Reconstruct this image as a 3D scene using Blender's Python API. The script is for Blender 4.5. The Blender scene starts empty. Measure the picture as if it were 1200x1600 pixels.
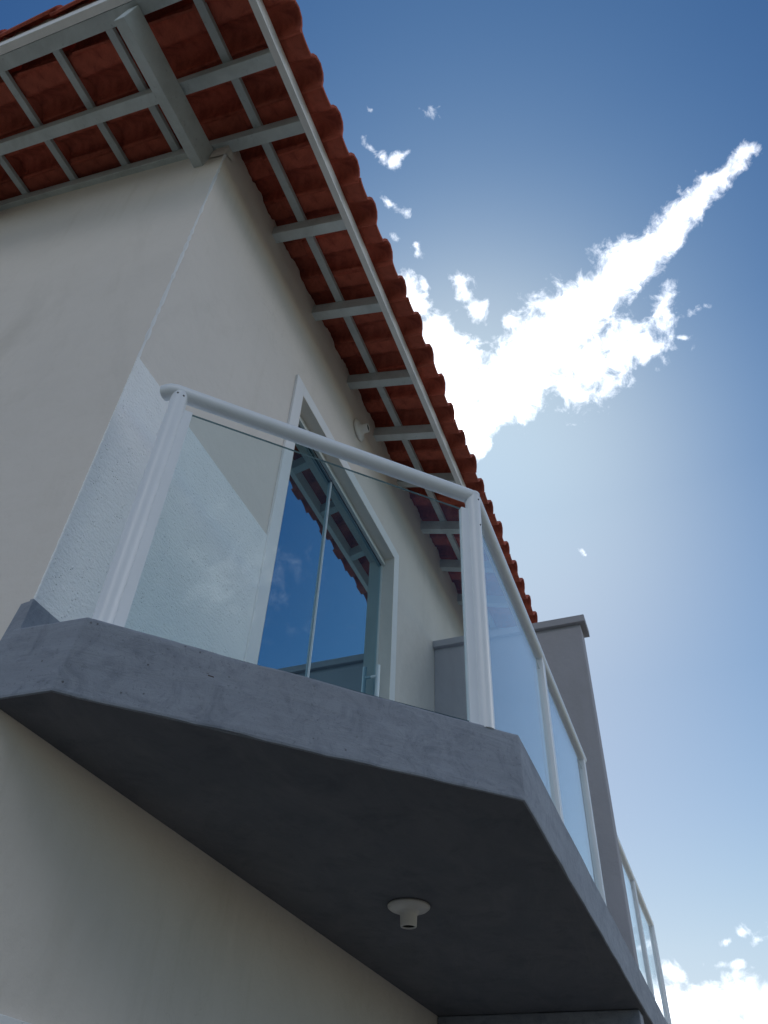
import bpy, bmesh, math, random
from mathutils import Vector, Matrix
random.seed(7)
R = math.radians
S = bpy.context.scene
COL = S.collection

# ------------------------------------------------------------------ camera
CAM = Vector((-1.2551, -1.5498, -0.9384))
F_PX = 1216.05
cam_rows = [Vector((0.35289144, 0.65075104, 0.67230255)), Vector((-0.93493969, 0.21697248, 0.28073246)), Vector((0.03681579, -0.72763042, 0.6849807))]
right = Vector((cam_rows[0][0], cam_rows[1][0], cam_rows[2][0]))
down = Vector((cam_rows[0][1], cam_rows[1][1], cam_rows[2][1]))
fwd = Vector((cam_rows[0][2], cam_rows[1][2], cam_rows[2][2]))
cd = bpy.data.cameras.new('camera')
cam = bpy.data.objects.new('camera', cd); COL.objects.link(cam)
m = Matrix(((right.x, -down.x, -fwd.x, CAM.x), (right.y, -down.y, -fwd.y, CAM.y), (right.z, -down.z, -fwd.z, CAM.z), (0, 0, 0, 1)))
cam.matrix_world = m
cd.sensor_fit = 'VERTICAL'; cd.sensor_height = 24.0
cd.lens = F_PX / 1600 * 24.0
cd.clip_start = 0.02; cd.clip_end = 5000
S.camera = cam
def sky_dir(u, v):
    return (right * ((u - 600) / F_PX) + down * ((v - 800) / F_PX) + fwd).normalized()

# ------------------------------------------------------------------ view
S.view_settings.view_transform = 'Standard'; S.view_settings.look = 'None'
S.view_settings.gamma = 1; S.view_settings.use_curve_mapping = False
S.view_settings.exposure = 0.94

# ------------------------------------------------------------------ node helpers
def N(nt, typ, **kw):
    n = nt.nodes.new(typ)
    ins = kw.pop('ins', {})
    for k, v in kw.items(): setattr(n, k, v)
    for k, v in ins.items():
        if isinstance(v, bpy.types.NodeSocket): nt.links.new(v, n.inputs[k])
        else: n.inputs[k].default_value = v
    return n
def MA(nt, op, a, b=None, c=None, clamp=False):
    ins = {0: a}
    if b is not None: ins[1] = b
    if c is not None: ins[2] = c
    return N(nt, 'ShaderNodeMath', operation=op, use_clamp=clamp, ins=ins).outputs[0]
def VM(nt, op, a, b=None, out=0):
    ins = {0: a}
    if b is not None:
        ins['Scale' if op == 'SCALE' else 1] = b
    return N(nt, 'ShaderNodeVectorMath', operation=op, ins=ins).outputs[out]
def MR(nt, v, a, b, c=0.0, d=1.0, smooth=False):
    return N(nt, 'ShaderNodeMapRange', interpolation_type='SMOOTHSTEP' if smooth else 'LINEAR', ins={0: v, 1: a, 2: b, 3: c, 4: d}).outputs[0]
def MIXC(nt, f, a, b, mode='MIX'):
    n = N(nt, 'ShaderNodeMix', data_type='RGBA', blend_type=mode, clamp_factor=True)
    for k, v in ((0, f), (6, a), (7, b)):
        if isinstance(v, bpy.types.NodeSocket): nt.links.new(v, n.inputs[k])
        else: n.inputs[k].default_value = v
    return n.outputs[2]
def NOISE(nt, vec, scale, detail=4, rough=.5, dist=0.0, out=0):
    return N(nt, 'ShaderNodeTexNoise', ins={'Vector': vec, 'Scale': scale, 'Detail': detail, 'Roughness': rough, 'Distortion': dist}).outputs[out]

# ------------------------------------------------------------------ sun + sky
SUN = sky_dir(730, 745)
el = math.asin(SUN.z); az = math.atan2(SUN.x, SUN.y)
sd = bpy.data.lights.new('sun', 'SUN'); so = bpy.data.objects.new('sun', sd); COL.objects.link(so)
sd.energy = 2.2; sd.angle = R(0.6); sd.color = (1.0, 0.95, 0.88)
so.rotation_euler = SUN.to_track_quat('Z', 'Y').to_euler(); so.location = (0, 0, 20)
W = bpy.data.worlds.new('World'); S.world = W; W.use_nodes = True
nt = W.node_tree; nt.nodes.clear()
sky = N(nt, 'ShaderNodeTexSky', sky_type='NISHITA')
sky.sun_disc = False; sky.sun_elevation = el; sky.sun_rotation = az
sky.air_density = 1.0; sky.dust_density = 0.6; sky.ozone_density = 1.6; sky.altitude = 0
D = N(nt, 'ShaderNodeTexCoord').outputs['Generated']
D = VM(nt, 'NORMALIZE', D)
warp = VM(nt, 'SUBTRACT', NOISE(nt, D, 14, 5, .6, out=1), (.5, .5, .5))
D1 = VM(nt, 'ADD', D, VM(nt, 'SCALE', warp, 0.028))
CL = [ # cloud puffs: two sky positions, two radii (in 1/1216 rad), weight
 ((1172, 236), (1112, 290), 16, 26, 0.70), ((1112, 290), (1035, 366), 28, 42, 0.95), ((1035, 366), (945, 450), 42, 52, 1.1), ((945, 450), (862, 530), 54, 74, 1.25),
 ((862, 530), (808, 590), 76, 74, 1.35), ((808, 590), (762, 650), 66, 36, 1.2), ((762, 650), (740, 700), 38, 24, 1.0),
 ((640, 445), (655, 480), 26, 28, 0.80), ((675, 520), (735, 600), 36, 56, 1.15), ((715, 620), (735, 690), 50, 32, 1.2), ((660, 570), (705, 690), 44, 36, 1.25),
 ((1045, 462), (995, 530), 34, 52, 0.56), ((995, 530), (900, 590), 58, 60, 0.72),
 ((718, 430), (745, 478), 18, 26, 0.56), ((798, 498), (830, 515), 24, 28, 0.58),
 ((1080, 490), (1108, 478), 14, 12, 0.39), ((1060, 530), (1070, 532), 11, 8, 0.34), ((878, 427), (880, 428), 9, 8, 0.27),
 ((572, 222), (598, 246), 14, 18, 0.34), ((614, 252), (636, 236), 16, 13, 0.33), ((574, 162), (578, 168), 13, 12, 0.26), ((622, 140), (676, 176), 26, 28, 0.18),
 ((594, 308), (630, 328), 17, 17, 0.32), ((616, 370), (622, 376), 12, 10, 0.40), ((652, 385), (655, 402), 13, 13, 0.46),
 ((908, 858), (916, 866), 10, 9, 0.26), ((1030, 298), (1048, 294), 9, 8, 0.26),
 ((1160, 1458), (1200, 1448), 14, 20, 0.44), ((1185, 1470), (1230, 1460), 18, 26, 0.50), ((1125, 1475), (1138, 1470), 10, 10, 0.39), ((1100, 1508), (1160, 1510), 14, 12, 0.51),
 ((1035, 1514), (1056, 1520), 18, 18, 0.70), ((1040, 1580), (1150, 1572), 42, 44, 1.1), ((1150, 1570), (1300, 1560), 46, 52, 1.1), ((1000, 1640), (1300, 1640), 80, 80, 1.3)]
field = None
for (pa, pb, ra, rb, w) in CL:
    a = sky_dir(*pa); b = sky_dir(*pb); ra /= F_PX; rb /= F_PX
    # off-axis positions are foreshortened on the picture plane
    ra *= a.dot(fwd) ** 1.5 if a.dot(fwd) > 0 else 1; rb *= b.dot(fwd) ** 1.5 if b.dot(fwd) > 0 else 1
    ba = b - a
    p = VM(nt, 'SUBTRACT', D1, a[:])
    h = MA(nt, 'MULTIPLY', VM(nt, 'DOT_PRODUCT', p, (ba / ba.dot(ba))[:], out=1), 1.0, clamp=True)
    d = VM(nt, 'DISTANCE', p, VM(nt, 'SCALE', ba[:], h), out=1)
    rr = MA(nt, 'MULTIPLY_ADD', h, rb - ra, ra)
    val = MA(nt, 'MULTIPLY_ADD', MA(nt, 'DIVIDE', d, rr), -max(w, .72), w)
    field = val if field is None else MA(nt, 'MAXIMUM', field, val)
sep = N(nt, 'ShaderNodeSeparateXYZ', ins={0: D}).outputs
# low bank of cloud all round the horizon
low = MR(nt, sep[2], 0.255, 0.14, -.9, .65)
low = MA(nt, 'ADD', low, MA(nt, 'MULTIPLY_ADD', NOISE(nt, VM(nt, 'MULTIPLY', D, (1, 1, 2.2)), 5, 5, .55), 1.5, -.75))
fbm = NOISE(nt, D, 42, 8, .66, .4)
fb2 = NOISE(nt, VM(nt, 'MULTIPLY', D, (1, 1, 1.4)), 13, 5, .6)
tex = MA(nt, 'ADD', MA(nt, 'MULTIPLY', MA(nt, 'SUBTRACT', fbm, .5), 2.3), MA(nt, 'MULTIPLY', MA(nt, 'SUBTRACT', fb2, .5), 1.0))
g = MA(nt, 'MULTIPLY_ADD', VM(nt, 'DOT_PRODUCT', D, SUN[:], out=1), .5, .5)          # 1 towards the sun
glow = MA(nt, 'POWER', g, 9.0)
rampn = N(nt, 'ShaderNodeValToRGB', ins={0: sep[2]})
cr = rampn.color_ramp
SKY_TINT = [(0.0, (.60, .47, .345)), (.24, (.58, .46, .34)), (.36, (.49, .412, .326)), (.5, (.383, .365, .307)), (.68, (.337, .352, .305)), (.8, (.378, .394, .329)), (.92, (.499, .492, .379)), (1.0, (.657, .606, .431))]
cr.elements[0].position = 0; cr.elements[0].color = (*SKY_TINT[0][1], 1); cr.elements[1].position = 1; cr.elements[1].color = (*SKY_TINT[-1][1], 1)
for p_, c_ in SKY_TINT[1:-1]:
    e_ = cr.elements.new(p_); e_.color = (*c_, 1)
sk = N(nt, 'ShaderNodeSeparateColor', ins={0: VM(nt, 'SCALE', sky.outputs[0], 0.1)}).outputs
def shoulder(v, cap, gam):      # roll off the glare next to the sun, deepen the blue
    return MA(nt, 'POWER', MA(nt, 'DIVIDE', v, MA(nt, 'POWER', MA(nt, 'MULTIPLY_ADD', MA(nt, 'POWER', MA(nt, 'DIVIDE', v, cap), 4.0), 1.0, 1.0), .25)), gam)
pw = N(nt, 'ShaderNodeCombineColor', ins={0: shoulder(sk[0], .55, 1.94), 1: shoulder(sk[1], .594, 1.79), 2: shoulder(sk[2], .715, 1.64)}).outputs[0]
skyc = VM(nt, 'SCALE', VM(nt, 'MULTIPLY', pw, rampn.outputs[0]), 26.1)
def cloudy(fld, low):
    q = MA(nt, 'ADD', MA(nt, 'MAXIMUM', MA(nt, 'MAXIMUM', fld, -0.6), low), tex)
    dens = MA(nt, 'POWER', MR(nt, q, 0.02, 1.12, 0, 1), 1.35)
    shade = MR(nt, q, .25, 1.5, .62, 1.0)
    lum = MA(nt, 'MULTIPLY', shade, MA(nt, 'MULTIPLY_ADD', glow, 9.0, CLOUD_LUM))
    cc = VM(nt, 'SCALE', (1.0, 1.02, 1.07), lum)
    return N(nt, 'ShaderNodeBackground', ins={'Color': MIXC(nt, dens, skyc, cc), 'Strength': SKY_STRENGTH}).outputs[0]
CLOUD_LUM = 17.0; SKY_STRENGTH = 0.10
# the clouds listed above stand round this axis; further round, scattered puffs of the same kind
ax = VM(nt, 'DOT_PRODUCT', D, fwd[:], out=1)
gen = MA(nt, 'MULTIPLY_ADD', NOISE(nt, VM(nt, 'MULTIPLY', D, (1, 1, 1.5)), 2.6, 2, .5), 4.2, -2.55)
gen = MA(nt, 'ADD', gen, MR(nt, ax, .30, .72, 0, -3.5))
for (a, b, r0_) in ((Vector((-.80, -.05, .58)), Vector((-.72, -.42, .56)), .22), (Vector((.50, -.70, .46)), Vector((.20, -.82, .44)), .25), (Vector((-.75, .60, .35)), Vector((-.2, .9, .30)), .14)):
    # added cumulus out of view, placed to light the shaded walls
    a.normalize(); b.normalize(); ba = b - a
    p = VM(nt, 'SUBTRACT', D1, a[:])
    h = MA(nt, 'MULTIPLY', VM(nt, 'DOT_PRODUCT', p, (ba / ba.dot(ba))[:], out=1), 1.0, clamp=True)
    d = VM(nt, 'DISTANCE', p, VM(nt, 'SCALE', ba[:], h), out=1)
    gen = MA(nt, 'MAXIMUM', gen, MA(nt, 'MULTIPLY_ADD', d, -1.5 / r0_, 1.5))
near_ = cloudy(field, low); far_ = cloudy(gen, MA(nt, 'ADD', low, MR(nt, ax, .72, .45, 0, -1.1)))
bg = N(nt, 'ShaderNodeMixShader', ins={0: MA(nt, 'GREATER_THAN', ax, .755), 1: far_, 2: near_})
wo = N(nt, 'ShaderNodeOutputWorld', ins={0: bg.outputs[0]})

# ------------------------------------------------------------------ materials
def mat(name, base, rough=.6, var=.12, vscale=3.0, bump=0.0, bscale=60, spec=.5, metal=0.0, extra=None, objvar=0.0):
    m_ = bpy.data.materials.new(name); m_.use_nodes = True; t = m_.node_tree
    b = t.nodes['Principled BSDF']
    P = N(t, 'ShaderNodeTexCoord').outputs['Object']
    n1 = NOISE(t, P, vscale, 5, .6, .3)
    f = MR(t, n1, .3, .7, 1 - var, 1 + var)
    base4 = (*base, 1)
    c = VM(t, 'SCALE', base, f)
    if objvar:
        oi = N(t, 'ShaderNodeObjectInfo').outputs['Random']
        c = VM(t, 'SCALE', c, MR(t, oi, 0, 1, 1 - objvar, 1 + objvar))
    if extra: c = extra(t, c, P, b)
    t.links.new(c, b.inputs['Base Color'])
    b.inputs['Roughness'].default_value = rough; b.inputs['Specular IOR Level'].default_value = spec; b.inputs['Metallic'].default_value = metal
    if bump and not b.inputs['Normal'].is_linked:
        n2 = NOISE(t, P, bscale, 6, .6)
        bp = N(t, 'ShaderNodeBump', ins={'Height': n2, 'Strength': 1.0, 'Distance': bump})
        t.links.new(bp.outputs[0], b.inputs['Normal'])
    return m_
def wall_extra(t, c, P, b):
    # faint trowel patches and grime
    n = NOISE(t, VM(t, 'MULTIPLY', P, (1, 1, .5)), 1.3, 7, .65, 1.0)
    c = MIXC(t, MR(t, n, .52, .72), c, VM(t, 'MULTIPLY', c, (.90, .90, .89)))
    n = NOISE(t, P, 22, 5, .7)
    c = MIXC(t, MR(t, n, .63, .75), c, VM(t, 'MULTIPLY', c, (.94, .93, .91)))
    run = NOISE(t, VM(t, 'MULTIPLY', P, (7, 7, .55)), 1.6, 6, .65)
    c = MIXC(t, MA(t, 'MULTIPLY', MR(t, run, .54, .70, 0, .8), MR(t, NOISE(t, P, 1.1, 3, .5), .45, .6)), c, VM(t, 'MULTIPLY', c, (.93, .925, .90)))
    sc = NOISE(t, VM(t, 'MULTIPLY', P, (1, 1, .6)), 48, 3, .8)
    c = MIXC(t, MR(t, sc, .68, .76, 0, .6), c, VM(t, 'MULTIPLY', c, (.86, .85, .83)))
    cw = NOISE(t, P, 1.7, 6, .62, 1.4)
    crk = MA(t, 'MULTIPLY', MR(t, MA(t, 'ABSOLUTE', MA(t, 'SUBTRACT', cw, .5)), 0, .0022, 1, 0), MR(t, NOISE(t, P, .9, 2, .5), .56, .62))
    c = MIXC(t, MA(t, 'MULTIPLY', crk, .5), c, VM(t, 'MULTIPLY', c, (.7, .69, .67)))
    h = MA(t, 'ADD', MA(t, 'MULTIPLY', NOISE(t, P, 9, 4, .5), .012), MA(t, 'MULTIPLY', NOISE(t, P, 150, 5, .6), .0014))
    bp = N(t, 'ShaderNodeBump', ins={'Height': h, 'Strength': .55, 'Distance': 1.0})
    t.links.new(bp.outputs[0], b.inputs['Normal'])
    return c
M = {}
M['wall'] = mat('cream wall paint', (.77, .71, .655), .85, .035, 1.2, extra=wall_extra, spec=.25)
M['trim'] = mat('white trim paint', (.85, .85, .86), .7, .03, 4, bump=.0012, bscale=60, spec=.3)
def stucco_extra(t, c, P, b):
    v = N(t, 'ShaderNodeTexVoronoi', ins={'Vector': P, 'Scale': 75, 'Randomness': 1.0}).outputs['Distance']
    grain = MA(t, 'MULTIPLY', NOISE(t, P, 120, 4, .6), .006)
    drops = MA(t, 'MULTIPLY', MR(t, v, .30, .02), MR(t, NOISE(t, P, 21, 3, .6), .50, .58, 0, .008))
    st = MA(t, 'MULTIPLY', NOISE(t, VM(t, 'MULTIPLY', P, (1, 1, 2.6)), 34, 4, .6), .006)
    bp = N(t, 'ShaderNodeBump', ins={'Height': MA(t, 'ADD', MA(t, 'ADD', grain, drops), st), 'Strength': .7, 'Distance': 1.0})
    t.links.new(bp.outputs[0], b.inputs['Normal'])
    return c
M['stucco'] = mat('white textured stucco', (.95, .955, .96), .9, .02, 6, extra=stucco_extra, spec=.2)
def conc_extra(t, c, P, b):
    streak = NOISE(t, VM(t, 'MULTIPLY', P, (1.0, 1.0, 7.0)), 2.6, 7, .68, .6)
    c = MIXC(t, MR(t, streak, .42, .68, 0, .8), c, VM(t, 'MULTIPLY', c, (1.22, 1.21, 1.20)))
    cl = NOISE(t, P, 13, 9, .74, .9)
    c = MIXC(t, MR(t, cl, .48, .64, 0, .85), c, VM(t, 'MULTIPLY', c, (.74, .75, .77)))
    sp = NOISE(t, P, 95, 3, .7)
    c = MIXC(t, MR(t, sp, .60, .70, 0, .55), c, VM(t, 'MULTIPLY', c, (.55, .55, .55)))
    pit = N(t, 'ShaderNodeTexVoronoi', ins={'Vector': P, 'Scale': 26, 'Randomness': 1.0}).outputs['Distance']
    pit = MA(t, 'MULTIPLY', MR(t, pit, .10, .05), MR(t, NOISE(t, P, 4, 3, .5), .5, .58))
    c = MIXC(t, MA(t, 'MULTIPLY', pit, .75), c, (.05, .045, .045, 1))
    # long hairline scratches of the trowel
    w = NOISE(t, VM(t, 'MULTIPLY', P, (1.2, 1.2, 9)), 4.3, 3, .5, .7)
    ln = MR(t, MA(t, 'ABSOLUTE', MA(t, 'SUBTRACT', w, .5)), 0, .006, 1, 0)
    ln = MA(t, 'MULTIPLY', ln, MR(t, NOISE(t, P, 3.3, 2, .5), .52, .6))
    c = MIXC(t, MA(t, 'MULTIPLY', ln, .6), c, VM(t, 'MULTIPLY', c, (.55, .55, .55)))
    h = MA(t, 'ADD', MA(t, 'MULTIPLY', cl, .006), MA(t, 'MULTIPLY', sp, -.0012))
    h = MA(t, 'ADD', h, MA(t, 'MULTIPLY', streak, .006))
    bp = N(t, 'ShaderNodeBump', ins={'Height': h, 'Strength': .6, 'Distance': 1.0})
    t.links.new(bp.outputs[0], b.inputs['Normal'])
    return c
M['balcony'] = mat('grey balcony paint', (.270, .296, .350), .75, .08, 3, extra=conc_extra, spec=.3)
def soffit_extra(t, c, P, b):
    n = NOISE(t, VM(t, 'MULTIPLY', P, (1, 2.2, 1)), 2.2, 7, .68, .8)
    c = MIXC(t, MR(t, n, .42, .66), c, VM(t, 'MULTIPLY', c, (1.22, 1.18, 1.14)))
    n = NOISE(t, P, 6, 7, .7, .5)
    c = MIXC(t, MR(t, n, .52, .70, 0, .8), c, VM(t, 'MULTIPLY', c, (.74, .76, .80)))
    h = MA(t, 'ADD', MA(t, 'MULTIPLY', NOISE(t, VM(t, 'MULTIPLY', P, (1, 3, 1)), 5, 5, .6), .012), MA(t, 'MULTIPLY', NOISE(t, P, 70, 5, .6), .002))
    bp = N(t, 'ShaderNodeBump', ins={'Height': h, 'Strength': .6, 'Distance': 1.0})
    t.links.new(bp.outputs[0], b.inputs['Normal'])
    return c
M['soffit'] = mat('balcony paint darkened for shade', (.155, .162, .185), .8, .06, 2, extra=soffit_extra, spec=.2)  # same grey paint as the balcony, underside shade put into the colour
M['deck'] = mat('pale deck tile', (.62, .60, .57), .35, .04, 4)
M['divider'] = mat('grey divider paint', (.41, .405, .44), .8, .05, 1.5, extra=wall_extra, spec=.25)
M['alu'] = mat('white aluminium', (.84, .87, .91), .33, .02, 8, spec=.5)
M['alu_frame'] = mat('white door frame', (.70, .72, .70), .4, .02, 8, spec=.5)
def wood_extra(t, c, P, b):
    n = NOISE(t, P, 30, 4, .7)
    c = MIXC(t, MR(t, n, .62, .7, 0, .6), c, VM(t, 'MULTIPLY', c, (.6, .6, .62)))
    n = NOISE(t, P, 3.5, 6, .7, .6)
    c = MIXC(t, MR(t, n, .48, .66, 0, .7), c, VM(t, 'MULTIPLY', c, (.80, .80, .78)))
    return c
M['timber'] = mat('grey painted timber', (.58, .63, .635), .65, .10, 6, bump=.002, bscale=45, extra=wood_extra, objvar=.08)
M['pvc'] = mat('off white fascia', (.88, .88, .87), .5, .05, 7, bump=.0006, bscale=80)
def clay_extra(t, c, P, b):
    oi = N(t, 'ShaderNodeObjectInfo').outputs['Random']
    c = MIXC(t, MR(t, oi, 0, 1, 0, .55), c, VM(t, 'MULTIPLY', c, (.78, .62, .60)))
    n = NOISE(t, P, 9, 6, .7, .5)
    c = MIXC(t, MR(t, n, .46, .66, 0, .85), c, VM(t, 'MULTIPLY', c, (.50, .42, .46)))
    n = NOISE(t, P, 60, 4, .7)
    c = MIXC(t, MR(t, n, .64, .72, 0, .35), c, (.30, .20, .15, 1))
    return c
M['clay'] = mat('red clay tile', (.54, .130, .080), .75, .22, 5, bump=.003, bscale=40, extra=clay_extra, objvar=.16, spec=.25)
M['lampwhite'] = mat('white plastic', (.70, .68, .66), .35, .03, 20)
M['dark'] = mat('dark socket', (.02, .014, .012), .6, .1)
M['screw'] = mat('dark screw', (.10, .10, .11), .4, .1, metal=.6)
M['rust'] = mat('rusty nail', (.06, .028, .02), .8, .2)
M['room'] = mat('room paint', (.30, .30, .30), .9, .05)
M['mortar'] = mat('mortar', (.50, .455, .40), .95, .12, 14, bump=.006, bscale=40, spec=.1)
M['rubber'] = mat('dark gasket', (.02, .025, .035), .5, .1)
def ground_extra(t, c, P, b):
    n = NOISE(t, P, .35, 6, .6)
    return MIXC(t, MR(t, n, .45, .62), c, (.05, .055, .03, 1))
M['ground'] = mat('pale dry soil and paving', (.055, .053, .047), .95, .2, 1.5, extra=ground_extra)
M['paving'] = mat('concrete paving', (.09, .088, .083), .9, .12, 2.0, bump=.003, bscale=40)

def glass_mat(name, tint, ior, gloss, smear=.018, mixmin=0.0):
    m_ = bpy.data.materials.new(name); m_.use_nodes = True; t = m_.node_tree; t.nodes.clear()
    geo = N(t, 'ShaderNodeNewGeometry')
    cs = MA(t, 'ABSOLUTE', VM(t, 'DOT_PRODUCT', geo.outputs['Normal'], geo.outputs['Incoming'], out=1))
    r0 = ((ior - 1) / (ior + 1)) ** 2
    fr = MA(t, 'MULTIPLY_ADD', MA(t, 'POWER', MA(t, 'SUBTRACT', 1.0, cs, clamp=True), 5.0), 1 - r0, r0)
    P = N(t, 'ShaderNodeTexCoord').outputs['Object']
    sm = NOISE(t, P, 5, 6, .65, .6)
    tr = N(t, 'ShaderNodeBsdfTransparent', ins={'Color': (*tint, 1)}).outputs[0]
    gl = N(t, 'ShaderNodeBsdfGlossy', ins={'Color': (*gloss, 1), 'Roughness': 0.0}).outputs[0]
    df = N(t, 'ShaderNodeBsdfDiffuse', ins={'Color': (.6, .66, .68, 1)}).outputs[0]
    a = N(t, 'ShaderNodeMixShader', ins={0: MR(t, sm, .45, .75, smear * .2, smear), 1: tr, 2: df}).outputs[0]
    f = MR(t, fr, 0, 1, mixmin, 1)
    s = N(t, 'ShaderNodeMixShader', ins={0: f, 1: a, 2: gl}).outputs[0]
    N(t, 'ShaderNodeOutputMaterial', ins={0: s})
    return m_
M['glass'] = glass_mat('clear glass', (.93, .975, .975), 1.42, (.93, .97, 1))
M['glass_edge'] = mat('glass edge', (.26, .36, .37), .2, .05)
M['door_glass'] = glass_mat('blue tinted door glass', (.26, .36, .40), 2.2, (.64, .90, 1.0), smear=.003, mixmin=.42)

# ------------------------------------------------------------------ mesh builders
class MB:
    def __init__(s): s.v = []; s.f = []; s.m = []; s.sm = []
    def add(s, vs, fs, mi=0, smooth=False):
        o = len(s.v); s.v += [tuple(x) for x in vs]
        for f in fs: s.f.append(tuple(i + o for i in f)); s.m.append(mi); s.sm.append(smooth)
        return s
    def box(s, x0, x1, y0, y1, z0, z1, mi=0):
        vs = [(x, y, z) for z in (z0, z1) for y in (y0, y1) for x in (x0, x1)]
        return s.add(vs, [(0, 2, 3, 1), (4, 5, 7, 6), (0, 1, 5, 4), (2, 6, 7, 3), (0, 4, 6, 2), (1, 3, 7, 5)], mi)
    def bar(s, a, b, w, h, up=Vector((0, 0, 1)), mi=0):
        a = Vector(a); b = Vector(b); d = (b - a).normalized(); sx = d.cross(up).normalized(); u = sx.cross(d).normalized()
        vs = [p + sx * i * w / 2 + u * j * h / 2 for p in (a, b) for (i, j) in ((-1, -1), (1, -1), (1, 1), (-1, 1))]
        return s.add(vs, [(0, 1, 2, 3), (7, 6, 5, 4), (0, 4, 5, 1), (1, 5, 6, 2), (2, 6, 7, 3), (3, 7, 4, 0)], mi)
    def tube(s, pts, r, n=20, mi=0, caps=True):
        pts = [Vector(p) for p in pts]; rings = []
        for i, p in enumerate(pts):
            t = (pts[min(i + 1, len(pts) - 1)] - pts[max(i - 1, 0)]).normalized()
            ref = Vector((0, 0, 1)) if abs(t.z) < .9 else Vector((1, 0, 0))
            a = t.cross(ref).normalized(); b = a.cross(t).normalized()
            rr = r[i] if isinstance(r, (list, tuple)) else r
            rings.append([p + (a * math.cos(2 * math.pi * k / n) + b * math.sin(2 * math.pi * k / n)) * rr for k in range(n)])
        vs = [v for ring in rings for v in ring]; fs = []
        for i in range(len(pts) - 1):
            for k in range(n):
                fs.append((i * n + k, i * n + (k + 1) % n, (i + 1) * n + (k + 1) % n, (i + 1) * n + k))
        s.add(vs, fs, mi, True)
        if caps: s.add(rings[0], [tuple(range(n))], mi); s.add(rings[-1], [tuple(reversed(range(n)))], mi)
        return s
    def prism(s, poly, axis, a, b, mi=0):
        # poly in the two other axes, extruded along axis from a to b
        def P(p, t):
            q = list(p); q.insert(axis, t); return tuple(q)
        n = len(poly)
        s.add([P(p, a) for p in poly] + [P(p, b) for p in poly],
              [tuple(range(n)), tuple(range(2 * n - 1, n - 1, -1))] + [(i, i + n, (i + 1) % n + n, (i + 1) % n) for i in range(n)], mi)
        return s
    def mesh(s, name, mats):
        me = bpy.data.meshes.new(name); me.from_pydata(s.v, [], s.f)
        for m_ in mats: me.materials.append(m_)
        me.polygons.foreach_set('material_index', s.m); me.polygons.foreach_set('use_smooth', s.sm)
        me.update()
        bm = bmesh.new(); bm.from_mesh(me); bmesh.ops.recalc_face_normals(bm, faces=bm.faces); bm.to_mesh(me); bm.free()
        return me
    def build(s, name, mats, parent=None, bevel=0, segs=2, label=None, kind=None):
        if not isinstance(mats, (list, tuple)): mats = [mats]
        o = bpy.data.objects.new(name, s.mesh(name, mats)); COL.objects.link(o)
        if parent:
            o.parent = parent
            o.matrix_parent_inverse = Matrix.Translation(-world_loc(parent))
        if bevel:
            b = o.modifiers.new('bevel', 'BEVEL'); b.width = bevel; b.segments = segs; b.limit_method = 'ANGLE'; b.angle_limit = R(40)
            b.harden_normals = False
        if label: o['label'] = label
        if kind: o['kind'] = kind
        return o
def world_loc(o):
    return o.location.copy() if o.parent is None else world_loc(o.parent) * 0 + o['_w'] if '_w' in o else (o.location.copy() if o.parent is None else Vector((0, 0, 0)))
def thing(name, label, cat, loc=(0, 0, 0), group=None):
    o = bpy.data.objects.new(name, None); COL.objects.link(o); o.location = loc; o.empty_display_size = .2
    o['label'] = label; o['category'] = cat
    if group: o['group'] = group
    return o

# ------------------------------------------------------------------ dimensions
GZ = -2.55            # ground
XM = 3.67             # party line
ZT = 3.368            # underside of the rafters at the front wall
TP = 0.29             # roof pitch
HX = 2 * XM
RY = 3.30             # ridge
def zr(y): return ZT + TP * y
def mx(x): return 2 * XM - x

# ------------------------------------------------------------------ ground
g_ = MB(); g_.add([(-1500, -1500, GZ - .004), (1500, -1500, GZ - .004), (1500, 1500, GZ - .004), (-1500, 1500, GZ - .004)], [(0, 1, 2, 3)])
g_.build('ground', M['ground'], kind='structure')
g_ = MB().box(-3.0, 10.5, -3.2, 0.0, GZ - .1, GZ + .02).box(-3.0, -.02, 0.0, 8, GZ - .1, GZ + .018)
g_.build('pavement', M['paving'], kind='structure', bevel=.006)

# ------------------------------------------------------------------ house
house = thing('house', 'cream two storey semi-detached house with red clay tile roof and grey balcony', 'house', (0, 0, GZ))
H = house
DX0, DX1, DZ0, DZ1 = 1.14, 2.66, .13, 2.58
def front_wall():
    b = MB()
    def top(x): return zr(0) + .085
    xs = [0, DX0, DX1, mx(DX1), mx(DX0), HX]
    b.box(0, DX0, 0, .15, 0.0, top(0)); b.box(DX1, mx(DX1), 0, .15, 0.0, top(0)); b.box(mx(DX0), HX, 0, .15, 0.0, top(0))
    for a, c in ((DX0, DX1), (mx(DX1), mx(DX0))):
        b.box(a, c, 0, .15, 0.0, DZ0); b.box(a, c, 0, .15, DZ1, top(0))
    # ground floor with two window openings
    wx = [(.42, 1.75), (mx(1.75), mx(.42))]
    b.box(0, .42, 0, .15, GZ, 0); b.box(1.75, mx(1.75), 0, .15, GZ, 0); b.box(mx(.42), HX, 0, .15, GZ, 0)
    for a, c in wx: b.box(a, c, 0, .15, GZ, -1.75); b.box(a, c, 0, .15, -.66, 0)
    return b
front_wall().build('front_wall', M['wall'], H)
def side_wall(x0, x1):
    return MB().prism([(.15, GZ), (6.45, GZ), (6.45, zr(.15) + .07), (RY, zr(RY) + .07), (.15, zr(.15) + .07)], 0, x0, x1)
side_wall(0, .15).build('side_wall', M['wall'], H)
side_wall(HX - .15, HX).build('side_wall', M['wall'], H)
MB().box(0, HX, 6.45, 6.6, GZ, zr(.15)).build('back_wall', M['wall'], H)
MB().box(.15, HX - .15, .15, 6.45, 2.95, 3.05).build('ceiling', M['room'], H)
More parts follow.
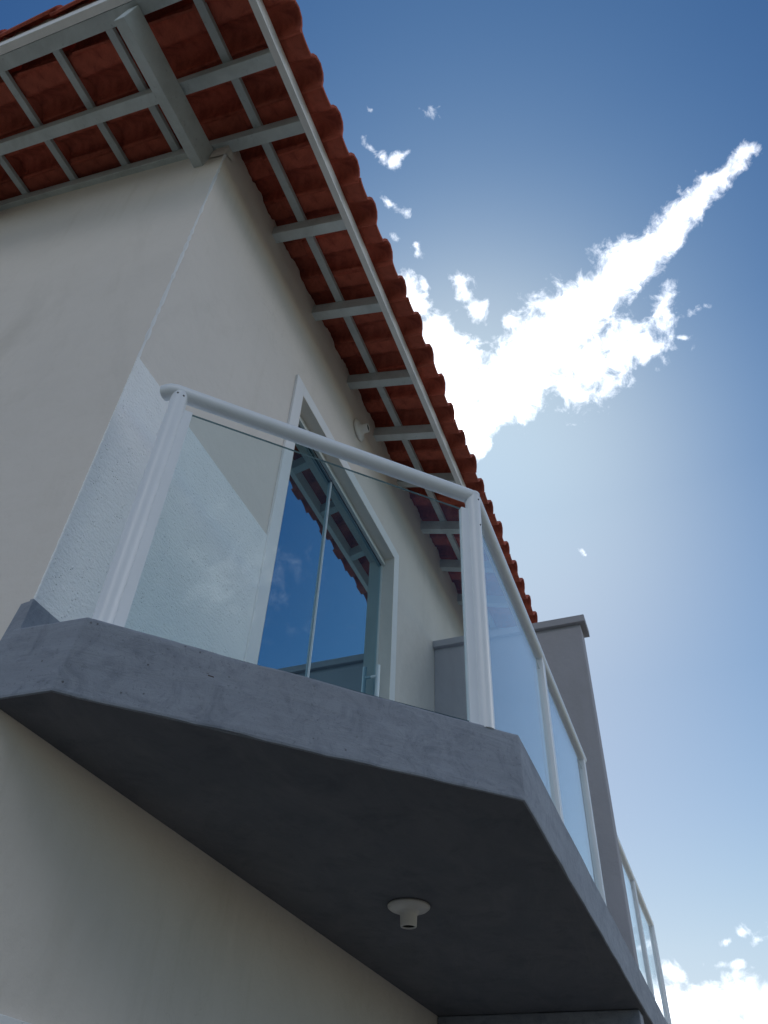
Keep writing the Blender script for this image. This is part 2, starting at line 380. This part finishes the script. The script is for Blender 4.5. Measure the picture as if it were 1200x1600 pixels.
MB().box(.15, HX - .15, .15, 6.45, 0.0, .115).build('floor', M['room'], H)
MB().box(.15, XM - .075, 2.9, 3.0, .115, 2.95).box(XM + .075, HX - .15, 2.9, 3.0, .115, 2.95).build('partition_wall', M['room'], H)
MB().box(XM - .075, XM + .075, .15, 6.45, .115, 2.95).box(XM - .075, XM + .075, .15, 6.45, GZ, 0).build('party_wall', M['room'], H)

# white plaster corner line down the plain part of the corner: rough lip
rnd = random.Random(3)
def rough_strip(name, pts, wfun, nrm, thick, m_, parent):
    """strip along pts (list of Vector) of width wfun(i) in direction wd, standing thick proud along nrm"""
cb = MB(); zs = [1.43 + i * .03 for i in range(64)]
ring = []
for i, z in enumerate(zs):
    w = .0018 + .003 * rnd.random() * (1 if rnd.random() > .35 else 0)
    if z > 3.3: w *= .4
    ring.append([(-w * .8, .002 + w * 1.2, z), (-w * 1.0, -w * 1.0, z), (.002 + w * 1.6, -w * .8, z)])
for i in range(len(ring) - 1):
    a, b2 = ring[i], ring[i + 1]
    cb.add(a + b2, [(0, 1, 4, 3), (1, 2, 5, 4)], 0, True)
cb.build('corner_lip', M['trim'], H)

# stucco panel on the front wall, grey skirting under it
def rough_panel(x0, x1, z0, z1, y, seed, jag=.004, step=.04, edge_top=True):
    """panel standing |y| proud of the wall, its outline slightly uneven; front face plus rims"""
    r_ = random.Random(seed); out = []
    n = max(2, int((x1 - x0) / step)); k = max(2, int((z1 - z0) / step))
    for i in range(n): out.append((x0 + (x1 - x0) * i / n, z0 + r_.uniform(-jag, jag)))
    for i in range(k): out.append((x1 + r_.uniform(-jag, jag) * .3, z0 + (z1 - z0) * i / k))
    for i in range(n): out.append((x1 - (x1 - x0) * i / n, z1 + r_.uniform(-jag, jag) * .5))
    for i in range(k): out.append((x0 + r_.uniform(-jag, jag) * .6, z1 - (z1 - z0) * i / k))
    return MB().prism(out, 1, y, .001)
rough_panel(-.004, DX0 - .088, .31, 1.435, -.006, 5, jag=.0014, step=.012).build('stucco_panel', M['stucco'], H)
rough_panel(mx(DX0 - .088), HX + .004, .31, 1.435, -.006, 6).build('stucco_panel', M['stucco'], H)
rough_panel(-.012, DX0 - .088, .12, .308, -.010, 8, jag=.003).build('skirting', M['balcony'], H)
rough_panel(mx(DX0 - .088), HX + .012, .12, .308, -.010, 9, jag=.003).build('skirting', M['balcony'], H)
# dirty grey return of the skirting on the side face
MB().prism([(-.0085, .0), (.05, -.0), (.062, .10), (.045, .2), (.03, .30), (-.0085, .305)], 0, -.0105, .001).build('skirting', M['balcony'], H)

# door surrounds, lintel reveals, sliding glass doors
def door(mir):
    X = (lambda x: mx(x)) if mir else (lambda x: x)
    def bx(b, x0, x1, *a, **k): return b.box(min(X(x0), X(x1)), max(X(x0), X(x1)), *a, **k)
    tw = .088
    b = MB(); bx(b, DX0 - tw, DX0, -.014, .001, .12, DZ1 + tw); bx(b, DX1, DX1 + tw, -.014, .001, .12, DZ1 + tw); bx(b, DX0, DX1, -.014, .001, DZ1, DZ1 + tw)
    b.build('door_surround', M['trim'], H, bevel=.002)
    b = MB(); bx(b, DX0 - .001, DX0 + .004, -.013, .149, DZ0, DZ1); bx(b, DX1 - .004, DX1 + .001, -.013, .149, DZ0, DZ1); bx(b, DX0 + .004, DX1 - .004, -.013, .149, DZ1 - .004, DZ1 + .001)
    b.build('door_reveal', M['wall'], H)
    b = MB(); bx(b, DX0 + .004, DX1 - .004, -.03, .149, DZ0 - .005, DZ0 + .012); b.build('door_sill', M['trim'], H, bevel=.003)
    dr = bpy.data.objects.new('sliding_door', MB().mesh('e', [])) if False else None
    x0, x1 = DX0 + .004, DX1 - .004
    fr = MB()
    bx(fr, x0, x1, .062, .112, DZ1 - .055, DZ1 - .006); bx(fr, x0, x1, .054, .062, DZ1 - .060, DZ1 - .040)
    bx(fr, x0, x1, .062, .112, DZ0 + .012, DZ0 + .03)
    bx(fr, x0, x0 + .018, .07, .112, DZ0 + .03, DZ1 - .055); bx(fr, x1 - .016, x1, .07, .112, DZ0 + .03, DZ1 - .055)
    d = fr.build('sliding_door', M['alu_frame'], H, bevel=.0015)
    xm = 1.80
    for k, (a, c, y) in enumerate(((x0 + .018, xm + .02, .0895), (xm - .02, x1 - .016, .080))):
        b = MB(); bx(b, a, c, y, y + .008, DZ0 + .03, DZ1 - .055); b.build('pane', M['door_glass'], d)
    b = MB(); bx(b, xm - .0265, xm - .0205, .0785, .0885, DZ0 + .03, DZ1 - .055); b.build('seal', M['alu'], d)
    b = MB(); bx(b, x0, x1 - .016, .0785, .0795, DZ1 - .066, DZ1 - .056); b.build('gasket', M['rubber'], d)
    hx = X(2.575); b = MB().tube([(hx, .035, 1.27), (hx, .035, 1.66)], .0125, 14)
    b.build('handle', M['alu'], d)
    for hz in (1.34, 1.585): MB().tube([(hx, .035, hz), (hx, .080, hz)], .009, 12).build('handle_bracket', M['alu'], d)
door(False); door(True)

# ground floor windows with pale surrounds (the top of one just enters the picture)
for mir in (False, True):
    X = (lambda x: mx(x)) if mir else (lambda x: x)
    def bx(b, x0, x1, *a, **k): return b.box(min(X(x0), X(x1)), max(X(x0), X(x1)), *a, **k)
    b = MB(); bx(b, .34, .42, -.016, .001, -1.83, -.594); bx(b, 1.75, 1.83, -.016, .001, -1.83, -.594); bx(b, .42, 1.75, -.016, .001, -.66, -.594); bx(b, .42, 1.75, -.016, .001, -1.83, -1.75)
    b.build('window_surround', M['trim'], H, bevel=.002)
    b = MB(); bx(b, .42, 1.75, .06, .10, -.70, -.66); bx(b, .42, 1.75, .06, .10, -1.75, -1.71); bx(b, .42, .455, .06, .10, -1.71, -.70); bx(b, 1.715, 1.75, .06, .10, -1.71, -.70); bx(b, 1.07, 1.10, .06, .10, -1.71, -.70)
    w = b.build('window', M['alu_frame'], H, bevel=.0015)
    for a, c in ((.455, 1.07), (1.10, 1.715)):
        b = MB(); bx(b, a, c, .076, .082, -1.71, -.70); b.build('pane', M['door_glass'], w)

# ------------------------------------------------------------------ balcony slab with upstand
def balcony():
    bot = [(-.012, 0), (-.004, -.184), (.922, -1.122), (mx(.922), -1.122), (mx(-.004), -.184), (mx(-.012), 0)]
    top = [(-.024, 0), (-.008, -.222), (.922, -1.122), (mx(.922), -1.122), (mx(-.008), -.222), (mx(-.024), 0)]
    inn = [(.13, 0), (.13, -.175), (.975, -.985), (mx(.975), -.985), (mx(.13), -.175), (mx(.13), 0)]
    ZF, ZC = .12, .204
    bm = bmesh.new()
    def ringv(pts, z): return [bm.verts.new((x, y, z)) for x, y in pts]
    A = ringv(bot, 0); B = ringv(top, ZC); C_ = ringv(inn, ZC); Dd = ringv(inn, ZF)
    n = len(bot)
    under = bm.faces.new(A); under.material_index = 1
    bm.faces.new(list(reversed(Dd)))
    for i in range(n - 1):
        bm.faces.new((A[i], B[i], B[i + 1], A[i + 1])); bm.faces.new((B[i], C_[i], C_[i + 1], B[i + 1])); bm.faces.new((C_[i], Dd[i], Dd[i + 1], C_[i + 1]))
    bm.faces.new((A[-1], B[-1], B[0], A[0])) if False else None
    bmesh.ops.recalc_face_normals(bm, faces=bm.faces)
    # soften the outer arrises, then give them the uneven line of hand-rendered concrete
    ed = [e for e in bm.edges if (all(v in A for v in e.verts) or all(v in B for v in e.verts)) and not all(abs(v.co.y) < 1e-6 for v in e.verts)]
    ed += [e for e in bm.edges if e.verts[0] in A[1:5] and e.verts[1] in B[1:5] or e.verts[1] in A[1:5] and e.verts[0] in B[1:5]]
    bmesh.ops.bevel(bm, geom=ed, offset=.007, segments=2, affect='EDGES', profile=.6)
    long_e = [e for e in bm.edges if e.calc_length() > .3 and abs(e.verts[0].co.z - e.verts[1].co.z) < .01 and max(abs(e.verts[0].co.y), abs(e.verts[1].co.y)) > .12]
    bmesh.ops.subdivide_edges(bm, edges=long_e, cuts=40, use_grid_fill=False)
    from mathutils import noise
    for v in bm.verts:
        if v.co.y < -.03:
            q = v.co * 5
            v.co += Vector((noise.noise(q + Vector((9, 0, 0))), noise.noise(q + Vector((0, 7, 0))), noise.noise(q * 1.6))) * .0035
            q = v.co * 31
            v.co += Vector((0, noise.noise(q), noise.noise(q + Vector((3, 3, 3))))) * .0013
    me = bpy.data.meshes.new('balcony'); bm.to_mesh(me); bm.free()
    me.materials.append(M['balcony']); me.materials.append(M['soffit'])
    o = bpy.data.objects.new('balcony', me); COL.objects.link(o); o.parent = H
    o.matrix_parent_inverse = Matrix.Translation(-H.location)
    o['label'] = 'grey painted concrete balcony with chamfered corner and low upstand'
    return o
balc = balcony()
# floor tiles laid on the deck inside the upstand
def deck():
    inn = [(.13, 0), (.13, -.175), (.975, -.985), (mx(.975), -.985), (mx(.13), -.175), (mx(.13), 0)]
    T_ = .45; z0, z1 = .121, .131
    def clip(poly, nx, ny, c):
        out = []
        for i in range(len(poly)):
            p, q = poly[i], poly[(i + 1) % len(poly)]
            dp = p[0] * nx + p[1] * ny - c; dq = q[0] * nx + q[1] * ny - c
            if dp <= 0: out.append(p)
            if dp * dq < 0:
                k = dp / (dp - dq); out.append((p[0] + (q[0] - p[0]) * k, p[1] + (q[1] - p[1]) * k))
        return out
    for i in range(17):
        for j in range(3):
            x0, x1 = i * T_ + .002, (i + 1) * T_ - .002; y1, y0 = -j * T_ - .015, -(j + 1) * T_ + .004 - .015
            poly = [(x0, y0), (x1, y0), (x1, y1), (x0, y1)]
            d = .004
            for nx, ny, c in ((-1, 0, -.13 - d), (1, 0, mx(.13) - d), (0, -1, .985 - d), (-.692, -.722, -.692 * .13 + .722 * .175 - d), (.692, -.722, .692 * mx(.13) + .722 * .175 - d)):
                if poly: poly = clip(poly, nx, ny, c)
            if len(poly) < 3: continue
            if x0 < XM + .085 and x1 > XM - .085:      # cut round the divider wall
                if x1 > XM - .085 and x0 < XM - .085: poly = clip(poly, 1, 0, XM - .085)
                elif x0 < XM + .085 and x1 > XM + .085: poly = clip(poly, -1, 0, -(XM + .085))
                else: continue
            if len(poly) < 3: continue
            MB().prism(poly, 2, z0, z1).build('floor_tile', M['deck'], balc)
deck()
# bits of wire and flaked paint left in the render of the upstand, slanting face
def on_slant(t, z, off=.001):
    a = Vector((-.006, -.203, 0)).lerp(Vector((.922, -1.122, 0)), t); n = Vector((-.707, -.707, 0))
    return a + n * off + Vector((0, 0, z))
for (t, z, ln_) in ((.06, .155, .006), (.265, .135, .016), (.26, .14, .008)):
    p = on_slant(t, z, .002); MB().tube([p, p + Vector((.7 * ln_, -.7 * ln_, -.001))], .0016, 8).build('nail', M['rust'], balc)

# ------------------------------------------------------------------ roof
roof_m = MB()
zb = .115
roof_m.prism([(RY - .02, zr(RY) + .14), (6.95, zr(RY) + .14 - TP * (6.95 - RY)), (6.95, zr(RY) + .10 - TP * (6.95 - RY)), (RY - .02, zr(RY) + .10)], 0, -.76, HX + .76)
roof = roof_m.build('roof', M['clay'], H)
def sub(mb, name, m_, bevel=0, label=None):
    return mb.build(name, m_, roof, bevel=bevel, label=label)
# rafters
sl = Vector((0, 1, TP)).normalized(); un = Vector((0, -TP, 1)).normalized()
RD, RW = .085, .064
def rafter(x, y0, y1, w=RW, d=RD):
    a = Vector((x, y0, zr(y0))) + un * d / 2; c = Vector((x, y1, zr(y1))) + un * d / 2
    return MB().bar(a, c, w, d, up=un)
xs_r = [-.335, .0, .56, 1.125, 1.71, 2.215, 2.72, 3.29, 3.81, 4.33]
xs_r += [4.87, 5.42, 5.95, 6.5, 7.0, 7.34, 7.68]
for x in xs_r:
    sub(rafter(x, -.474, RY), 'rafter', M['timber'], bevel=.003)
for x in (-.726, HX + .726):
    sub(rafter(x, -.474, RY, w=.072, d=.10), 'verge_rafter', M['timber'], bevel=.003)
# battens
for y in (-.165, .385, .765, 1.185, 1.61, 2.05, 2.48, 2.92):
    o = Vector((0, y, zr(y))) + un * (RD + .013)
    sub(MB().bar(o + Vector((-.75, 0, 0)), o + Vector((HX + .75, 0, 0)), .050, .026, up=un), 'batten', M['timber'], bevel=.002)
# purlins carrying the gable overhang: the big one by the corner, and one at mid slope and the ridge
for (y, z, w, d, xa, xb) in ((.190, 3.257, .066, .150, -.740, .10), (.190, 3.257, .066, .150, HX - .10, HX + .740), (1.95, zr(1.95) - .150, .066, .146, -.74, HX + .74), (3.24, zr(3.24) - .150, .066, .146, -.74, HX + .74)):
    a = Vector((xa, y, z)) - sl * w / 2 + un * d / 2
    sub(MB().bar(a, a + Vector((xb - xa, 0, 0)), w, d, up=un), 'purlin', M['timber'], bevel=.004)
# fascia along the eave: a white strip with a groove, thin lower lip
fz = zr(-.48)
f = MB(); f.prism([(-.466, fz + .002), (-.470, fz + .118), (-.497, fz + .118), (-.497, fz + .012), (-.4955, fz + .0085), (-.500, fz + .0085), (-.503, fz + .002), (-.500, fz - .004), (-.466, fz - .004)], 0, -.803, HX + .803)
sub(f, 'eave_fascia', M['pvc'])
f = MB()
for dz in (.040, .062): f.box(-.803, HX + .803, -.4985, -.4965, fz + dz, fz + dz + .004)
sub(f, 'fascia_rib', M['pvc'])
for x0 in (-.784, HX + .784):
    a = Vector((x0, -.503, zr(-.503))) + un * .053; c = Vector((x0, RY, zr(RY))) + un * .053
    sub(MB().bar(a, c, .040, .114, up=un), 'verge_fascia', M['pvc'], bevel=.003)
# mortar between the wall top and the tiles: a ragged band
def ragged(x0, x1, seed, y=-.006):
    r_ = random.Random(seed); up_ = []; n = int((x1 - x0) / .022)
    for i in range(n + 1):
        x = x0 + (x1 - x0) * i / n
        ph = ((x + .41) / .26) % 1
        z = ZT + .098 + (.028 if .52 < ph < .95 else 0) + r_.uniform(-.012, .006)
        up_.append((x, z))
    lo = [(x0 + (x1 - x0) * i / n, ZT + .03 + r_.uniform(-.012, .012)) for i in range(n + 1)]
    b = MB(); m_ = n + 1
    fr_ = [(x, y - r_.uniform(0, .004), z) for x, z in up_] + [(x, .0005, z) for x, z in lo] + [(x, .10, z) for x, z in up_]
    fs = [(i, i + 1, i + 1 + m_, i + m_) for i in range(n)] + [(i, i + 2 * m_, i + 1 + 2 * m_, i + 1) for i in range(n)]
    return b.add(fr_, fs)
ragged(0, HX, 4).build('mortar_band', M['wall'], H)
# rounded mortar lump at the head of the corner
r_ = random.Random(12); b = MB(); pr = []
for i in range(9):
    t = i / 8; pr.append((.0 + (-.012 - .02 * math.sin(t * 3.14)), -.03 + .16 * t, zr(0) - .085 + .10 * t + r_.uniform(-.008, .008)))
b.add([(-.006, -.008, 3.27), (.06, -.008, 3.31), (.09, -.008, 3.40), (.04, -.016, 3.445), (-.014, -.014, 3.43), (-.012, .05, 3.41), (-.010, .09, 3.36), (-.008, .10, 3.30), (-.006, .03, 3.27), (.03, .05, 3.45)],
      [(0, 1, 3, 4), (1, 2, 3), (0, 4, 5, 8), (8, 5, 6, 7), (4, 3, 9, 5)], 0, True)
b.build('corner_mortar', M['wall'], H)

# clay tiles: one barrel and one pan per tile
PIT, EXP_, TL, TT = .26, .436, .50, .013
def tile_mesh():
    prof = [(-.012, .012), (0, .004), (.25, -.004), (.5, -.002), (.56, .004)]
    pts = []
    # u, z underside
    U = [(0.00, .012), (.05, .002), (.16, -.002), (.30, -.003), (.44, .000), (.50, .008), (.53, .032), (.60, .056), (.74, .068), (.88, .056), (.965, .030), (1.0, .006), (1.035, -.010)]
    low = [(u * PIT, z) for u, z in U]
    nrm_ = []
    for i in range(len(low)):
        a = low[max(i - 1, 0)]; c = low[min(i + 1, len(low) - 1)]
        dx, dz = c[0] - a[0], c[1] - a[1]; l = math.hypot(dx, dz); nrm_.append((-dz / l, dx / l))
    upv = [(p[0] + n_[0] * TT, p[1] + n_[1] * TT) for p, n_ in zip(low, nrm_)]
    n = len(low); vs = []
    L = [(0, 0.0), (.03, -.0), (TL - .02, 0), (TL, -.004)]
    for (y, dz) in L:
        vs += [(x, y, z + dz) for x, z in low] + [(x, y, z + dz) for x, z in upv]
    b = MB(); w = 2 * n
    lowf, upf, ends = [], [], []
    for k in range(len(L) - 1):
        for i in range(n - 1):
            lowf.append((k * w + i, k * w + i + 1, (k + 1) * w + i + 1, (k + 1) * w + i))
            upf.append((k * w + n + i, (k + 1) * w + n + i, (k + 1) * w + n + i + 1, k * w + n + i + 1))
        ends.append((k * w, (k + 1) * w, (k + 1) * w + n, k * w + n)); ends.append((k * w + n - 1, k * w + 2 * n - 1, (k + 1) * w + 2 * n - 1, (k + 1) * w + n - 1))
    for i in range(n - 1):
        ends.append((i, i + n, i + n + 1, i + 1)); k = (len(L) - 1) * w; ends.append((k + i, k + i + 1, k + i + n + 1, k + i + n))
    b.add(vs, lowf + upf, 0, True); b.add([], [], 0)
    for f_ in ends: b.f.append(f_); b.m.append(0); b.sm.append(False)
    return b.mesh('roof_tile', [M['clay']])
tm = tile_mesh()
# local y runs up the slope from the lower edge
rt = random.Random(21)
pitch_a = math.atan(TP)
def place(o, x, y, lift, rz=0, ry=0, extra=0):
    o.parent = roof
    o.matrix_world = Matrix.Identity(4)
    base = Vector((x, y, zr(y))) + un * lift
    mt = Matrix.Translation(base) @ Matrix.Rotation(pitch_a - extra, 4, 'X') @ Matrix.Rotation(rz, 4, 'Z') @ Matrix.Rotation(ry, 4, 'Y')
    o.matrix_parent_inverse = Matrix.Identity(4); o.matrix_basis = Matrix.Translation(-H.location) @ mt if False else mt
# parents sit at: roof object origin = world origin offset by the house's, handled below
bpy.context.view_layer.update()
inv_roof = roof.matrix_world.inverted()
NCOL, NROW = 33, 9
for j in range(NROW):
    for i in range(NCOL):
        o = bpy.data.objects.new('roof_tile', tm); COL.objects.link(o)
        y = -.575 + EXP_ * j * math.cos(pitch_a) + rt.uniform(-.011, .010)
        x = -.65 + PIT * i + rt.uniform(-.005, .005)
        o.parent = roof
        base = Vector((x, y, zr(y))) + un * (RD + .026 + .026)
        mt = Matrix.Translation(base) @ Matrix.Rotation(pitch_a - .040, 4, 'X') @ Matrix.Rotation(rt.uniform(-.020, .020), 4, 'Z') @ Matrix.Rotation(rt.uniform(-.014, .014), 4, 'Y')
        o.matrix_basis = inv_roof @ mt
# verge tiles: half barrels laid along the gable edges
def half_barrel(r0, r1, L_):
    b = MB(); n = 12; vs = []
    for y, r in ((0, r0), (L_, r1)):
        for rr in (r, r + .012):
            vs += [(rr * math.cos(math.pi * (k / n * 1.16 - .08)), y, rr * .85 * math.sin(math.pi * (k / n * 1.16 - .08))) for k in range(n + 1)]
    q = n + 1
    fs = [(k, k + 1, 2 * q + k + 1, 2 * q + k) for k in range(n)] + [(q + k, 3 * q + k, 3 * q + k + 1, q + k + 1) for k in range(n)]
    b.add(vs, fs, 0, True); es = [(k, q + k, q + k + 1, k + 1) for k in range(n)] + [(2 * q + k, 2 * q + k + 1, 3 * q + k + 1, 3 * q + k) for k in range(n)] + [(0, 2 * q, 3 * q, q), (n, q + n, 3 * q + n, 2 * q + n)]
    for f_ in es: b.f.append(f_); b.m.append(0); b.sm.append(False)
    return b.mesh('verge_tile', [M['clay']])
vm = half_barrel(.108, .092, .47)
for xx in (-.728, HX + .728):
    for j in range(9):
        o = bpy.data.objects.new('verge_tile', vm); COL.objects.link(o); o.parent = roof
        y = -.60 + .418 * j
        base = Vector((xx, y, zr(y))) + un * (RD + .06)
        o.matrix_basis = inv_roof @ (Matrix.Translation(base) @ Matrix.Rotation(pitch_a - .05, 4, 'X') @ Matrix.Rotation(rt.uniform(-.02, .02), 4, 'Z'))
rm = half_barrel(.11, .095, .47)
for i in range(21):
    o = bpy.data.objects.new('ridge_tile', rm); COL.objects.link(o); o.parent = roof
    o.matrix_basis = inv_roof @ (Matrix.Translation((-.8 + .43 * i, RY, zr(RY) + .14)) @ Matrix.Rotation(R(-90), 4, 'Z') @ Matrix.Rotation(-.03, 4, 'X'))
# mortar bedding under the verge tiles
r_ = random.Random(31)
for x0, s_ in ((-.798, -1), (HX + .798, 1)):
    b = MB(); n = 90
    A_ = []; B_ = []; C_ = []
    for i in range(n + 1):
        y = -.52 + (RY + .45) * i / n; p = Vector((x0, y, zr(y)))
        A_.append(p + un * (.108)); B_.append(p + un * (.128 + r_.uniform(-.006, .010)) + Vector((s_ * r_.uniform(.004, .016), 0, 0))); C_.append(p + un * .15 + Vector((-s_ * .03, 0, 0)))
    b.add(A_ + B_ + C_, [(i, i + 1, n + 2 + i, n + 1 + i) for i in range(n)] + [(n + 1 + i, n + 2 + i, 2 * n + 3 + i, 2 * n + 2 + i) for i in range(n)], 0, True)
    sub(b, 'verge_mortar', M['mortar'])

# ------------------------------------------------------------------ divider wall between the two balconies
dv = thing('divider_wall', 'tall grey wall with overhanging coping between the two balconies', 'wall', (XM, -.56, GZ))
o = MB().box(XM - .078, XM + .078, -1.117, -.001, .122, 2.405).build('upper_wall', M['divider'], dv, bevel=.006)
o = MB().box(XM - .078, XM + .078, -1.095, -.001, GZ, -.002).build('lower_wall', M['balcony'], dv, bevel=.006)
o = MB().box(XM - .112, XM + .112, -1.155, -.002, 2.405, 2.462).build('coping', M['divider'], dv, bevel=.004)

# ------------------------------------------------------------------ railings
def railing(mir):
    X = (lambda x: mx(x)) if mir else (lambda x: x)
    lab = 'white tube and glass railing on the far balcony beyond the grey divider wall' if mir else 'white tube and glass railing round the chamfered corner of the near balcony'
    t = thing('balcony_railing', lab, 'railing', (X(1.0), -.9, .204), 'railings on the grey balcony')
    ZC, ZR, r = .204, 1.186, .029
    def V(x, y, z): return Vector((X(x), y, z))
    L = (.048, -.220); B = (.862, -1.034)
    dg = Vector((X(B[0]) - X(L[0]), B[1] - L[1], 0)).normalized()
    ox = Vector((-1 if mir else 1, 0, 0))
    zc = ZC - .004
    # handrails
    e0 = V(L[0], L[1], ZR) - dg * .018
    e1 = e0 + Vector((X(0) - X(.03), .022, .0)).normalized() * .03 + Vector((0, .01, 0))
    MB().tube([V(B[0], B[1], ZR) - dg * .012, e0, e0 - dg * .010 + Vector((0, .005, 0)), e0 - dg * .014 + Vector((0, .018, 0)), e0 - dg * .014 + Vector((0, .030, 0))], r, 28).build('handrail', M['alu'], t)
    MB().tube([V(B[0] + .012, B[1], ZR), V(2.045, B[1], ZR)], r, 28).build('handrail', M['alu'], t)
    MB().tube([V(2.049, B[1], ZR), V(3.200, B[1], ZR)], r * .97, 28).build('handrail', M['alu'], t)
    # corner posts: round, with a flat glass channel on one side
    def post(x, y, dirs, top, rr=r):
        p = MB().tube([V(x, y, zc), V(x, y, top)], rr, 28).build('post', M['alu'], t)
        for d in dirs:
            c = V(x, y, 0) + d * (rr + .006)
            w = Vector((-d.y, d.x, 0))
            b = MB(); 
            b.bar(c + Vector((0, 0, zc)) + d * .004, c + Vector((0, 0, 1.105)) + d * .004, .022, .036, up=d)
            b.build('glass_channel', M['alu'], p, bevel=.002)
        return p
    p1 = post(*L, [dg], ZR - .012)
    p2 = post(*B, [-dg, ox], ZR + .012)
    # rounded elbow where the diagonal rail meets the corner post
    b = MB(); c = V(B[0], B[1], ZR - .002); n = 20; vs = [c + Vector((0, 0, 1)) * r * 1.03]; fs = []
    for k in range(1, 7):
        ph = k / 6 * math.pi * .5
        vs += [c + Vector((math.sin(ph) * math.cos(2 * math.pi * q / n), math.sin(ph) * math.sin(2 * math.pi * q / n), math.cos(ph))) * r * 1.03 for q in range(n)]
    fs = [(0, 1 + q, 1 + (q + 1) % n) for q in range(n)]
    for k in range(5): fs += [(1 + k * n + q, 1 + (k + 1) * n + q, 1 + (k + 1) * n + (q + 1) % n, 1 + k * n + (q + 1) % n) for q in range(n)]
    b.add(vs, fs, 0, True).build('elbow', M['alu'], p2)
    # screws near the post heads
    nrm = Vector((dg.y, -dg.x, 0)) if not mir else Vector((-dg.y, dg.x, 0))
    nrm = Vector((-.707 if not mir else .707, -.707, 0))
    for (px, py), offs, pp in ((L, ((-.011, -.028), (.010, -.034), (.012, .0)), p1), (B, ((.010, -.03), (.012, -.16)), p2)):
        for du, dz in offs:
            q = V(px, py, ZR + dz) + dg * du + nrm * math.sqrt(r * r - du * du)
            MB().tube([q - nrm * .002, q + nrm * .0012], .0035, 10).build('screw', M['screw'], pp)
    # flat middle posts of the outer side: two half profiles with a dark slot
    for x in (2.047, 3.167):
        y = B[1]
        b = MB(); xa, xb = sorted((X(x - .034), X(x - .002))); b.box(xa, xb, y - .021, y + .021, zc, ZR - .022)
        p = b.build('post', M['alu'], t, bevel=.004)
        xa, xb = sorted((X(x + .003), X(x + .034))); MB().box(xa, xb, y - .019, y + .021, zc, ZR - .022).build('glass_channel', M['alu'], p, bevel=.004)
        xa, xb = sorted((X(x - .002), X(x + .003))); MB().box(xa, xb, y - .015, y + .015, zc, ZR - .03).build('seam', M['rubber'], p)
    # panes
    def pane(a, c, zt, z0=.218, th=.008):
        a = Vector(a); c = Vector(c); d = (c - a).normalized(); w = Vector((-d.y, d.x, 0)) * th / 2
        q = [a - w, c - w, c + w, a + w]
        b = MB(); vs = [v + Vector((0, 0, z)) for z in (z0, zt) for v in q]
        b.add(vs, [(0, 1, 5, 4), (2, 3, 7, 6), (1, 2, 6, 5), (3, 0, 4, 7)], 0); b.add(vs, [(0, 3, 2, 1), (4, 5, 6, 7)], 1)
        return b.build('glass_panel', [M['glass'], M['glass_edge']], t)
    pane(V(*L, 0) + dg * (r + .0245), V(*B, 0) - dg * (r + .0245), 1.102)
    for a, c in ((B[0] + r + .0245, 2.047 - .033), (2.047 + .033, 3.167 - .033)):
        pane(V(a, B[1], 0), V(c, B[1], 0), 1.102)
    return t
railing(False); railing(True)

# ------------------------------------------------------------------ bare lamp holders
def socket(loc, rot, label):
    t = thing('lamp_holder', label, 'light fixture', loc, 'bare white lamp holders')
    t.rotation_euler = rot
    def lathe(pr, n=32):
        vs = [(r_ * math.cos(2 * math.pi * k / n), r_ * math.sin(2 * math.pi * k / n), z) for r_, z in pr for k in range(n)]
        return vs, [(i * n + k, i * n + (k + 1) % n, (i + 1) * n + (k + 1) % n, (i + 1) * n + k) for i in range(len(pr) - 1) for k in range(n)]
    def mk(name, pr, m_):
        b = MB(); vs, fs = lathe(pr); b.add(vs, fs, 0, True)
        o = bpy.data.objects.new(name, b.mesh(name, [m_])); COL.objects.link(o); o.parent = t
    mk('base_plate', [(.001, .001), (.076, .001), (.081, .006), (.080, .012), (.070, .020), (.050, .026), (.030, .030)], M['lampwhite'])
    mk('socket', [(.050, .024), (.036, .032), (.032, .040), (.0305, .075), (.0295, .078), (.0265, .079), (.0245, .077), (.0240, .055)], M['lampwhite'])
    mk('socket_hole', [(.0243, .0735), (.022, .066), (.001, .065)], M['dark'])
socket((1.715, -.492, -.001), (math.pi, 0, 0), 'bare white lamp holder hanging under the grey balcony')
socket((1.915, -.001, 3.13), (R(90), 0, 0), 'bare white lamp holder on the cream wall above the glass door')

for o in bpy.data.objects:
    if '_w' in o: del o['_w']
